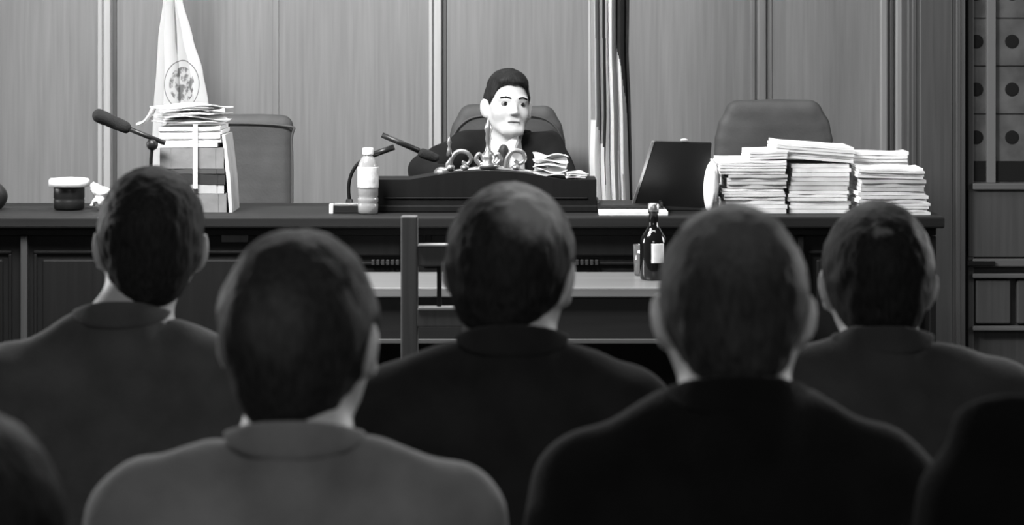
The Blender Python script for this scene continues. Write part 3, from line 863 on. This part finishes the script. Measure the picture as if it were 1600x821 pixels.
# single curled sheet left of the pile
bm = bmesh.new(); tube(bm, [(-.055, 0, 0), (-.035, 0, .008), (-.018, 0, .028), (-.008, 0, .05)], .006, 8, 6, 1); 
for v in bm.verts: v.co.y *= 8
o = link('curled_sheet', bm, PAPER, smooth=True); p = at(240, 197, YL); o.location = (p.x - .0, YL + .06, zz + .0); tag(o, 'curled white sheet poking out left of the top of the pile', 'paper sheet')

# ------------------------------------------------------------------ microphones
def mic(label, base, pts, body0, body1, rb, foam=None, Y=7.7):
    t = empty('microphone', (base[0], base[1], LZ)); tag(t, label, 'microphone', None)
    L = lambda p: Vector(p) - Vector(t.location)
    bm = bmesh.new(); lathe(bm, [(.055, 0), (.055, .010), (.045, .018), (.012, .022), (.010, .035)], 28); link('base', bm, BLACK, t, True)
    bm = bmesh.new(); tube(bm, [L(p) for p in pts], .0055, 10, 8); link('gooseneck', bm, BLACKM, t, True)
    bm = bmesh.new(); tube(bm, [L(body0), L(body1)], rb, 14, 0); link('microphone_body', bm, BLACK, t, True)
    if foam:
        a, b, r = foam; s = SDF([min(a[i], b[i]) - r - .02 for i in range(3)], [max(a[i], b[i]) + r + .02 for i in range(3)], .0035)
        s.cap(a, b, r, r * .85, .005); s.noise(.002, 90, 1); o = s.mesh('windscreen', FOAM, t, smooth=1)
        o.location = -Vector(t.location)
    return t
Y1 = 7.70
j = at(240, 224, Y1); 
t = mic('black microphone with foam windscreen on a stand at the left of the bench', (at(234, 0, Y1).x, Y1 + .0), [(at(234, 0, Y1).x, Y1, LZ + .03), at(236, 280, Y1), at(236, 252, Y1), at(238, 226, Y1)],
    at(190, 197, Y1), at(258, 224, Y1), .0075, (at(155, 181, Y1), at(196, 199, Y1), .021))
bm = bmesh.new(); ball(bm, Vector(at(238, 226, Y1)) - Vector(t.location), .018); link('joint', bm, BLACK, t, True)
Y2 = 7.82
bx = at(546, 0, Y2).x
t = mic('black gooseneck microphone with a crossing bar, left of the raised centre', (bx, Y2), [(bx, Y2, LZ + .03), at(545, 290, Y2), at(551, 268, Y2), at(566, 250, Y2), at(590, 238, Y2), at(616, 230, Y2)],
    at(597, 211, Y2), at(655, 236, Y2), .0085, (at(661, 240, Y2), at(680, 247, Y2), .016))
bm = bmesh.new(); tube(bm, [Vector(at(580, 243, Y2)) - Vector(t.location), Vector(at(616, 230, Y2)) - Vector(t.location)], .009, 12, 0); link('swivel', bm, BLACK, t, True)
# control box at the foot of it
t = empty('control_box', (at(541, 0, 7.72).x, 7.70, LZ)); tag(t, 'small black box with pale corner at the foot of the gooseneck microphone', 'box')
link('case', B(-.048, .050, 0, .05, 0, .026, bev=.003), BLACK, t); link('label_plate', B(-.050, -.038, -.002, .03, 0, .028, bev=.001), PAPER, t)
link('top_plate', B(-.036, .045, .004, .046, .026, .029, bev=.001), METAL, t)

# ------------------------------------------------------------------ bottles
def bottle(name, x, Y, z, prof, m, label, parts):
    t = empty(name, (x, Y, z)); tag(t, label, 'bottle')
    bm = bmesh.new(); lathe(bm, prof, 32); link('bottle_body', bm, m, t, True)
    for n_, pr, mm in parts:
        bm = bmesh.new(); lathe(bm, pr, 32); link(n_, bm, mm, t, True)
    return t
plas = mat('clear_plastic', .42, .12, trans=.35, spec=.6, bump=.3, bscale=60)
rib = [(.024, 0), (.030, .006), (.031, .03), (.029, .034), (.031, .038), (.031, .048), (.029, .052), (.031, .056), (.031, .085)]
bottle('water_bottle', px(575, 7.68), 7.68, LZ, rib + [(.031, .112), (.031, .135), (.029, .150), (.020, .168), (.013, .176), (.013, .182)], plas,
       'clear plastic water bottle with white cap standing on the bench', [('cap', [(.016, .178), (.0165, .181), (.0165, .196), (.015, .199)], PAPER),
        ('bottle_label', [(.0316, .078), (.0318, .082), (.0318, .140), (.0316, .142)], mat('pale_label', .6, .6, var=.3, vscale=60))])
TZ = .80; YB = .76 * F / (437 - HY)
dark = mat('dark_glass', .006, .08, spec=.9)
bottle('glass_bottle', px(1021, YB), YB, TZ + .0, [(.034, 0), (.038, .004), (.039, .02), (.039, .105), (.036, .122), (.022, .142), (.014, .156), (.0125, .190), (.015, .192), (.015, .204), (.012, .207)], dark,
       'dark glass bottle with white label on the table before the bench', [('bottle_label', [(.0395, .050), (.0397, .052), (.0397, .104), (.0395, .106)], PAPER),
        ('cap', [(.0155, .196), (.016, .200), (.016, .216), (.013, .219)], METAL)])
# keep the label to the front third only
lab = [o for o in bpy.data.objects if o.name.startswith('bottle_label')][-1]
bm = bmesh.new(); bm.from_mesh(lab.data)
bmesh.ops.delete(bm, geom=[f for f in bm.faces if abs(math.atan2(f.calc_center_median().x - .012, -f.calc_center_median().y)) > .55 or len(f.verts) > 4], context='FACES')
r = bmesh.ops.solidify(bm, geom=bm.faces[:], thickness=.0006)
bm.to_mesh(lab.data); bm.free()

# tumbler beside it
bm = bmesh.new(); lathe(bm, [(.020, 0), (.022, .002), (.026, .09), (.0245, .09), (.021, .005), (.001, .004)], 28)
o = link('drinking_glass', bm, mat('clear_glass', .8, .03, trans=.9, spec=.8), smooth=True); o.location = (px(1003, 7.46), 7.46, TZ); tag(o, 'clear drinking glass just left of the dark bottle', 'glass')

# ------------------------------------------------------------------ laptop
lap = empty('laptop', (px(1050, 7.86), 7.80, LZ)); tag(lap, 'black laptop with its open lid turned to the room, left of the paper stacks', 'laptop')
YLp = 7.80
def lp(x, y, Y=YLp): p = at(x, y, Y); return p - Vector(lap.location)
q = [lp(992, 320), lp(1104, 326), lp(1112, 224, 7.72), lp(1023, 222, 7.72)]
def slab(q, th, m, name, parent, bev=.002):
    bm = bmesh.new(); n = (q[1] - q[0]).cross(q[3] - q[0]).normalized() * th
    a = [bm.verts.new(v) for v in q]; b = [bm.verts.new(v + n) for v in q]
    bm.faces.new(a); bm.faces.new(b[::-1]); k = len(q)
    for i in range(k): bm.faces.new((a[i], b[i], b[(i + 1) % k], a[(i + 1) % k]))
    bmesh.ops.bevel(bm, geom=bm.edges[:], offset=bev, segments=2, affect='EDGES')
    return link(name, bm, m, parent)
slab(q, -.010, BLACK, 'lid', lap)
d = (q[3] - q[0]); e = Vector((-.009, 0, 0))
slab([q[0] + e, q[0] + e * .1, q[3] + e * .1, q[3] + e], -.011, METAL, 'lid_edge', lap, .001)
link('laptop_base', B(q[0].x, q[1].x, .0, .16, .0, .018, bev=.004), BLACK, lap)
bm = bmesh.new(); ball(bm, lp(1069, 219, 7.72), (.012, .006, .005)); link('latch', bm, PAPERG, lap, True)
# tray and writing pad
t = empty('document_tray', (px(985, 7.70), 7.68, LZ)); tag(t, 'flat black tray lying between the raised centre and the laptop', 'tray')
link('tray_floor', B(-.095, .10, .03, .25, .0155, .024, bev=.002), BLACK, t); 
for q_ in (-1, 1): link('tray_side', B(q_ * .095 - .004, q_ * .095 + .004, .03, .25, 0, .034, bev=.002), BLACK, t)
o = link('writing_pad', B(-.095, .11, -.06, .15, 0, .012, bev=.001), PAPER); o.location = (px(985, 7.66), 7.67, LZ + .0005); tag(o, 'white writing pad on the bench edge under the black tray', 'pad')

# ------------------------------------------------------------------ left end of the bench: lidded pot, crumpled paper, bag
t = empty('lidded_pot', (px(108, 7.85), 7.85, LZ)); tag(t, 'dark round pot under a wide white lid near the left end of the bench', 'pot')
bm = bmesh.new(); lathe(bm, [(.040, 0), (.046, .006), (.047, .03), (.045, .034), (.047, .038), (.047, .066), (.045, .07)], 32); link('pot_body', bm, BLACK, t, True)
bm = bmesh.new(); lathe(bm, [(.050, .070), (.062, .073), (.062, .090), (.058, .096), (.02, .099)], 32); link('lid', bm, PAPER, t, True)
s = SDF((-.06, -.05, -.01), (.07, .06, .12), .003)
s.ell((0, 0, .036), (.026, .026, .032), .012); s.ell((.012, .0, .055), (.022, .022, .022), .012); s.ell((-.018, 0, .062), (.012, .014, .02), .01)
s.noise(.012, 42, .3); s.noise(.006, 90, 2); s.half((0, 0, .001), (0, 0, -1), .003)
o = s.mesh('crumpled_napkin', PAPER, smooth=1); o.location = (px(157, 7.8), 7.80, LZ); tag(o, 'crumpled white napkin beside the lidded pot', 'napkin')
s = SDF((-.10, -.08, -.01), (.10, .08, .16), .004)
s.ell((0, 0, .04), (.075, .055, .055), .02); s.ell((0, 0, .065), (.05, .035, .035), .02); s.noise(.005, 25, 1); s.half((0, 0, .001), (0, 0, -1), .003)
o = s.mesh('pouch', BLACK, smooth=1); o.location = (px(-26, 7.85), 7.85, LZ); tag(o, 'black rounded pouch cropped by the left edge of the photo', 'pouch')

# ------------------------------------------------------------------ table in front of the bench
tb = empty('clerk_table', (px(800, 7.3), 7.12, 0)); tag(tb, 'pale topped wooden table in front of the bench', 'table')
tx0, tx1 = px(492, 7.12), px(1215, 7.12)
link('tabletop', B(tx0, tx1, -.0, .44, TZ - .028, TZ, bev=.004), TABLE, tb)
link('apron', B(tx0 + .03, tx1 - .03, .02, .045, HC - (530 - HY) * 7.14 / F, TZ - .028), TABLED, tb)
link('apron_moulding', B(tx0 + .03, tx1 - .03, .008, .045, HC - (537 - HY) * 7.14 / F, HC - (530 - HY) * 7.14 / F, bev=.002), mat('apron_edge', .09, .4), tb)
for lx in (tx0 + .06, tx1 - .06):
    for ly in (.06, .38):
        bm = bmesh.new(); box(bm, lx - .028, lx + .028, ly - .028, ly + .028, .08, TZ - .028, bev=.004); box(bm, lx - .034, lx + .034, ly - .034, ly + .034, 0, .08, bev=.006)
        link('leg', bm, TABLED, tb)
# chair before the table
YC = 6.5; cz = lambda y: HC - (y - HY) * YC / F
ch = empty('wooden_chair', (px(739, YC), YC, 0)); tag(ch, 'tall wooden chair with open rail back, standing at the table', 'chair')
hw = (852 - 626) / 2 * YC / F; sw_ = 27 * YC / F
for q_ in (-1, 1):
    bm = bmesh.new(); xx0 = q_ * (hw - sw_ / 2); box(bm, xx0 - sw_ / 2, xx0 + sw_ / 2, 0, .04, 0, cz(338), bev=.005); link('stile', bm, CHAIRW, ch)
    link('leg', B(xx0 - .02, xx0 + .02, .40, .44, 0, .45, bev=.004), CHAIRW, ch)
link('top_rail', B(-hw + sw_ - .005, hw - sw_ + .005, .005, .035, cz(417), cz(384), bev=.004), CHAIRW, ch)
link('lower_rail', B(-hw + sw_ - .005, hw - sw_ + .005, .0, .035, cz(512), cz(482), bev=.004), CHAIRW, ch)
link('top_rail_edge', B(-hw + sw_, hw - sw_, -.004, .036, cz(385.5), cz(382), bev=.0015), mat('painted_edge_highlight', .3, .4), ch)  # pale strip: highlight along the rail edge, put into the colour
link('lower_rail_edge', B(-hw + sw_, hw - sw_, -.004, .036, cz(485), cz(480), bev=.0015), MATS['painted_edge_highlight'], ch)  # bright line on the lower rail, painted as a highlight too
for xc in (686, 739, 792):
    x = (xc - 739) * YC / F; link('spindle', B(x - .006, x + .006, .01, .026, cz(483), cz(416), bev=.002), BENCH, ch)
link('seat', B(-hw, hw, .0, .46, .44, .475, bev=.008), CHAIRW, ch)

# ------------------------------------------------------------------ chairs behind the bench
def leather_chair(px0, px1, ytop, Y, label, shape, piped=True):
    sc = Y / F; w = (px1 - px0) / 2 * sc
    ztop = HC - (ytop - HY) * sc
    t = empty('leather_armchair', (px((px0 + px1) / 2, Y), Y, DAIS)); tag(t, label, 'chair', 'leather armchairs behind the bench')
    H = ztop - DAIS
    s = SDF((-w - .04, -.12, .38), (w + .04, .16, H + .03), .006)
    r = .07
    # rounded cushion: sweep of capsules
    if shape == 'square':
        for z in np.linspace(.5, H - r * .6, 12): s.cap((-w + r, 0, z), (w - r, 0, z), r * .62, None, .02)
    else:
        for z in np.linspace(.5, H - r * .6, 12):
            u = max(0, (z - (H - .16)) / .16); ww = (w - r) * math.sqrt(max(.05, 1 - .75 * u ** 2)); s.cap((-ww, 0, z), (ww, 0, z), r * .66, None, .02)
    s.half((0, -.038, 0), (0, -1, 0), .02); s.half((0, .05, 0), (0, 1, 0), .02)
    s.noise(.004, 10, px0)
    s.mesh('backrest', LEATHER, t)
    # piped border
    bm = bmesh.new(); e = .03
    if shape == 'square': pts = [(-w + e, -.044, .55), (-w + e, -.044, H - .10), (-w + e + .03, -.044, H - .035), (w - e - .03, -.044, H - .035), (w - e, -.044, H - .10), (w - e, -.044, .55)]
    else: pts = [(-w + e, -.044, .55), (-w + e, -.044, H - .17), (-w * .62, -.044, H - .05), (0, -.044, H - .032), (w * .62, -.044, H - .05), (w - e, -.044, H - .17), (w - e, -.044, .55)]
    if piped: tube(bm, pts, .004, 8, 8); link('piping', bm, LEATHER, t, True)
    else: bm.free()
    s = SDF((-.3, -.55, .36), (.3, .08, .56), .008)
    for yy in (-.45, -.3, -.15, -.02): s.cap((-.2, yy, .400), (.2, yy, .400), .045, None, .03)
    s.mesh('seat', LEATHER, t)
    for q_ in (-1, 1):
        bm = bmesh.new(); tube(bm, [(q_ * .25, -.03, .50), (q_ * .27, -.06, .64), (q_ * .27, -.32, .655), (q_ * .255, -.38, .60), (q_ * .24, -.36, .46)], .018, 12, 6); link('armrest', bm, BENCH, t, True)
    bm = bmesh.new(); lathe(bm, [(.03, .07), (.03, .3), (.06, .40)], 20); 
    for v in bm.verts: v.co.y -= .22
    link('column', bm, BLACKM, t, True)
    for i in range(5):
        a = i * 2 * math.pi / 5 + .3; bm = bmesh.new(); tube(bm, [(0, -.22, .09), (.24 * math.cos(a), -.22 + .24 * math.sin(a), .05)], .02, 10, 0)
        ball(bm, (.24 * math.cos(a), -.22 + .24 * math.sin(a), .028), .027, 12, 8); link('leg', bm, BLACKM, t, True)
    return t
leather_chair(246, 471, 180, 8.95, 'grey leather chair behind the left pile of papers', 'square')
leather_chair(690, 895, 166, 9.26, 'leather chair with rounded back behind the seated judge', 'round')
leather_chair(1104, 1312, 158, 8.95, 'leather chair with rounded back behind the paper stacks at the right', 'round', False)

# ------------------------------------------------------------------ flags
def flag(name, rows, x, Y, label, mats, folds, crest=False, amp=.02, zlow=.55):
    """rows: (y_px, x_left, x_right); a draped cloth gathered on a pole, folded in pleats"""
    t = empty(name, (px(x, Y), Y, DAIS)); tag(t, label, 'flag')
    sc = Y / F
    bm = bmesh.new(); lathe(bm, [(.0, 0), (.15, 0), (.15, .02), (.13, .035), (.04, .05), (.022, .08), (.022, .16)], 28, cap=False); link('stand', bm, METAL, t, True)
    bm = bmesh.new(); tube(bm, [(0, 0, .05), (0, 0, 2.35)], .013, 12, 0); link('pole', bm, wood('pole_wood', .12), t, True)
    bm = bmesh.new(); lathe(bm, [(.001, 2.34), (.02, 2.35), (.012, 2.38), (.03, 2.41), (.022, 2.45), (.001, 2.52)], 16); link('finial', bm, METAL, t, True)
    bm = bmesh.new(); NU = 120; NV = len(rows); g = []
    R = []
    zz = [HC - (r[0] - HY) * sc - DAIS for r in rows]
    NVV = 170
    zt_, zb = zz[0], zz[-1]
    for j in range(NVV + 1):
        z = zt_ + (zb - zt_) * j / NVV
        for i in range(len(zz) - 1):
            if zz[i] >= z >= zz[i + 1] - 1e-6:
                f = (zz[i] - z) / (zz[i] - zz[i + 1] + 1e-9); f = f * f * (3 - 2 * f) * .4 + f * .6
                L = rows[i][1] + (rows[i + 1][1] - rows[i][1]) * f; Rr = rows[i][2] + (rows[i + 1][2] - rows[i][2]) * f; break
        xl, xr = (L - x) * sc, (Rr - x) * sc
        row = []
        for i in range(NU + 1):
            u = i / NU; ph = folds(u, j / NVV)
            wdt = max(.02, xr - xl)
            row.append(bm.verts.new((xl + (xr - xl) * u + .25 * amp * math.sin(ph * 2 + 1), -.03 + amp * math.sin(ph) * min(1, .4 + wdt / .1), z)))
        g.append(row)
    for j in range(NVV):
        for i in range(NU):
            f = bm.faces.new((g[j][i], g[j][i + 1], g[j + 1][i + 1], g[j + 1][i]))
            if callable(mats[0]): f.material_index = mats[0](i / NU, j / NVV)
    bmesh.ops.solidify(bm, geom=bm.faces[:], thickness=.002)
    link('flag_cloth', bm, None, t, True, mats=mats[1:] if callable(mats[0]) else mats)
    return t
dkc = mat('crest_ink', .16, .8); gyc = mat('flag_grey_stripe', .36, .8, .2, 300); dkn = mat('flag_dark_field', .03, .8, .2, 300)
def seal_mat():
    """white cloth printed with a round seal: two rings and broken figures inside"""
    m = mat('white_seal_cloth', .9, .85, .2, 300); nt = m.node_tree; b = nt.nodes['Principled BSDF']
    tc = nt.nodes.new('ShaderNodeTexCoord'); sb = nt.nodes.new('ShaderNodeVectorMath'); sb.operation = 'SUBTRACT'
    sb.inputs[1].default_value = (.034, 0, HC - (132 - HY) * 9.15 / F - DAIS)
    sc = nt.nodes.new('ShaderNodeVectorMath'); sc.operation = 'MULTIPLY'; sc.inputs[1].default_value = (1 / .062, 0, 1 / .088)
    nt.links.new(tc.outputs['Object'], sb.inputs[0]); nt.links.new(sb.outputs[0], sc.inputs[0])
    ln = nt.nodes.new('ShaderNodeVectorMath'); ln.operation = 'LENGTH'; nt.links.new(sc.outputs[0], ln.inputs[0])
    def band(lo, hi):
        x = nt.nodes.new('ShaderNodeMath'); x.operation = 'COMPARE'; x.inputs[1].default_value = (lo + hi) / 2; x.inputs[2].default_value = (hi - lo) / 2
        nt.links.new(ln.outputs['Value'], x.inputs[0]); return x.outputs[0]
    no = nt.nodes.new('ShaderNodeTexNoise'); no.inputs['Scale'].default_value = 3.4; no.inputs['Detail'].default_value = 3
    nt.links.new(sc.outputs[0], no.inputs['Vector'])
    gt = nt.nodes.new('ShaderNodeMapRange'); gt.inputs['From Min'].default_value = .46; gt.inputs['From Max'].default_value = .56
    nt.links.new(no.outputs['Fac'], gt.inputs['Value'])
    mu = nt.nodes.new('ShaderNodeMath'); mu.operation = 'MULTIPLY'; nt.links.new(gt.outputs[0], mu.inputs[0]); nt.links.new(band(0, .72), mu.inputs[1])
    ad = nt.nodes.new('ShaderNodeMath'); ad.operation = 'MAXIMUM'; nt.links.new(mu.outputs[0], ad.inputs[0]); nt.links.new(band(.955, 1.0), ad.inputs[1])
    mx = nt.nodes.new('ShaderNodeMix'); mx.data_type = 'RGBA'; mx.inputs[6].default_value = (.9, .9, .9, 1); mx.inputs[7].default_value = (.32, .32, .32, 1)
    nt.links.new(ad.outputs[0], mx.inputs['Factor']); nt.links.new(mx.outputs[2], b.inputs['Base Color'])
    return m
flag('flag', [(-300, 262, 276), (-120, 264, 280), (0, 258, 284), (60, 250, 300), (110, 247, 315), (160, 243, 324), (230, 240, 330), (420, 238, 332), (560, 240, 326)], 272, 9.15,
     'white flag with a printed seal hanging folded on a pole, left of the bench', [seal_mat()], lambda u, v: 2 * math.pi * (1.7 * u + .25 * math.sin(3 * v) + .1), amp=.028)
def stripes(u, v):
    u += .012 * math.sin(9 * v)
    if v > .54 and u < .34 - .25 * max(0, .60 - v) / .06: return 0
    for e, k in ((.07, 1), (.12, 0), (.27, 1), (.37, 2), (.55, 0), (.64, 1)):
        if u < e: return k
    if u < .76: return 2 if u > .64 + .13 * max(0, min(1, (v - .36) / .10)) and v < .46 else 0
    if u < .80: return 1
    if u < .90: return 2 if u > .80 + .11 * max(0, min(1, (v - .42) / .16)) else 1
    return 2
flag('flag', [(-300, 930, 972), (-120, 926, 980), (0, 923, 981), (80, 924, 980), (180, 925, 984), (250, 922, 986), (312, 924, 988), (470, 928, 990), (600, 934, 984)], 955, 8.75,
     'striped flag hanging in narrow folds right of the judge', [stripes, CLOTHW, gyc, dkn], lambda u, v: 2 * math.pi * (4.2 * u + .35 * math.sin(2.2 * v + 1)), amp=.015)

# ------------------------------------------------------------------ light
def area(name, loc, tgt, sx, sy, power):
    l = bpy.data.lights.new(name, 'AREA'); l.shape = 'RECTANGLE'; l.size = sx; l.size_y = sy; l.energy = power
    o = bpy.data.objects.new(name, l); COL.objects.link(o); o.location = loc
    o.rotation_euler = (Vector(tgt) - Vector(loc)).to_track_quat('-Z', 'Y').to_euler(); return o
area('ceiling_light_front', (-1.3, 6.5, 2.9), (-.1, 8.5, 1.05), 1.2, .6, 185)
area('ceiling_light_back', (.2, 8.3, 3.3), (.1, 8.1, 0), 2.6, .5, 45)
area('ceiling_light_room', (.1, 6.0, 3.2), (.1, 3.6, .9), 2.8, .5, 60)
area('side_rim_light_left', (-4.3, 7.9, 2.0), (0, 3.4, 1.1), .8, 1.4, 115)  # added lamp, no window here: rims the foreground heads from the left
area('side_rim_light_right', (4.3, 7.9, 2.0), (0, 3.4, 1.1), .8, 1.4, 115)  # its added twin on the right, rim light for the heads
area('rear_fill_light', (0, 0, 3.3), (0, 3.5, 1.0), 2.0, 1.0, 34)  # unseen fill lamp added above the camera to brighten the jacket backs
w = bpy.data.worlds.new('World'); scene.world = w; w.use_nodes = True
w.node_tree.nodes['Background'].inputs[0].default_value = (1, 1, 1, 1); w.node_tree.nodes['Background'].inputs[1].default_value = .035

# ------------------------------------------------------------------ camera
cd = bpy.data.cameras.new('camera'); cam = bpy.data.objects.new('camera', cd); COL.objects.link(cam)
cam.location = (0, 0, HC); cam.rotation_euler = (math.pi / 2, 0, 0)
cd.sensor_width = 36; cd.lens = F / 1600 * 36; cd.shift_y = -(410.5 - HY) / 1600; cd.clip_start = .05
cd.dof.use_dof = True; cd.dof.focus_distance = 8.4; cd.dof.aperture_fstop = 7.2
scene.camera = cam
scene.view_settings.view_transform = 'Standard'; scene.view_settings.look = 'None'
scene.view_settings.exposure = 0; scene.view_settings.gamma = 1; scene.view_settings.use_curve_mapping = False
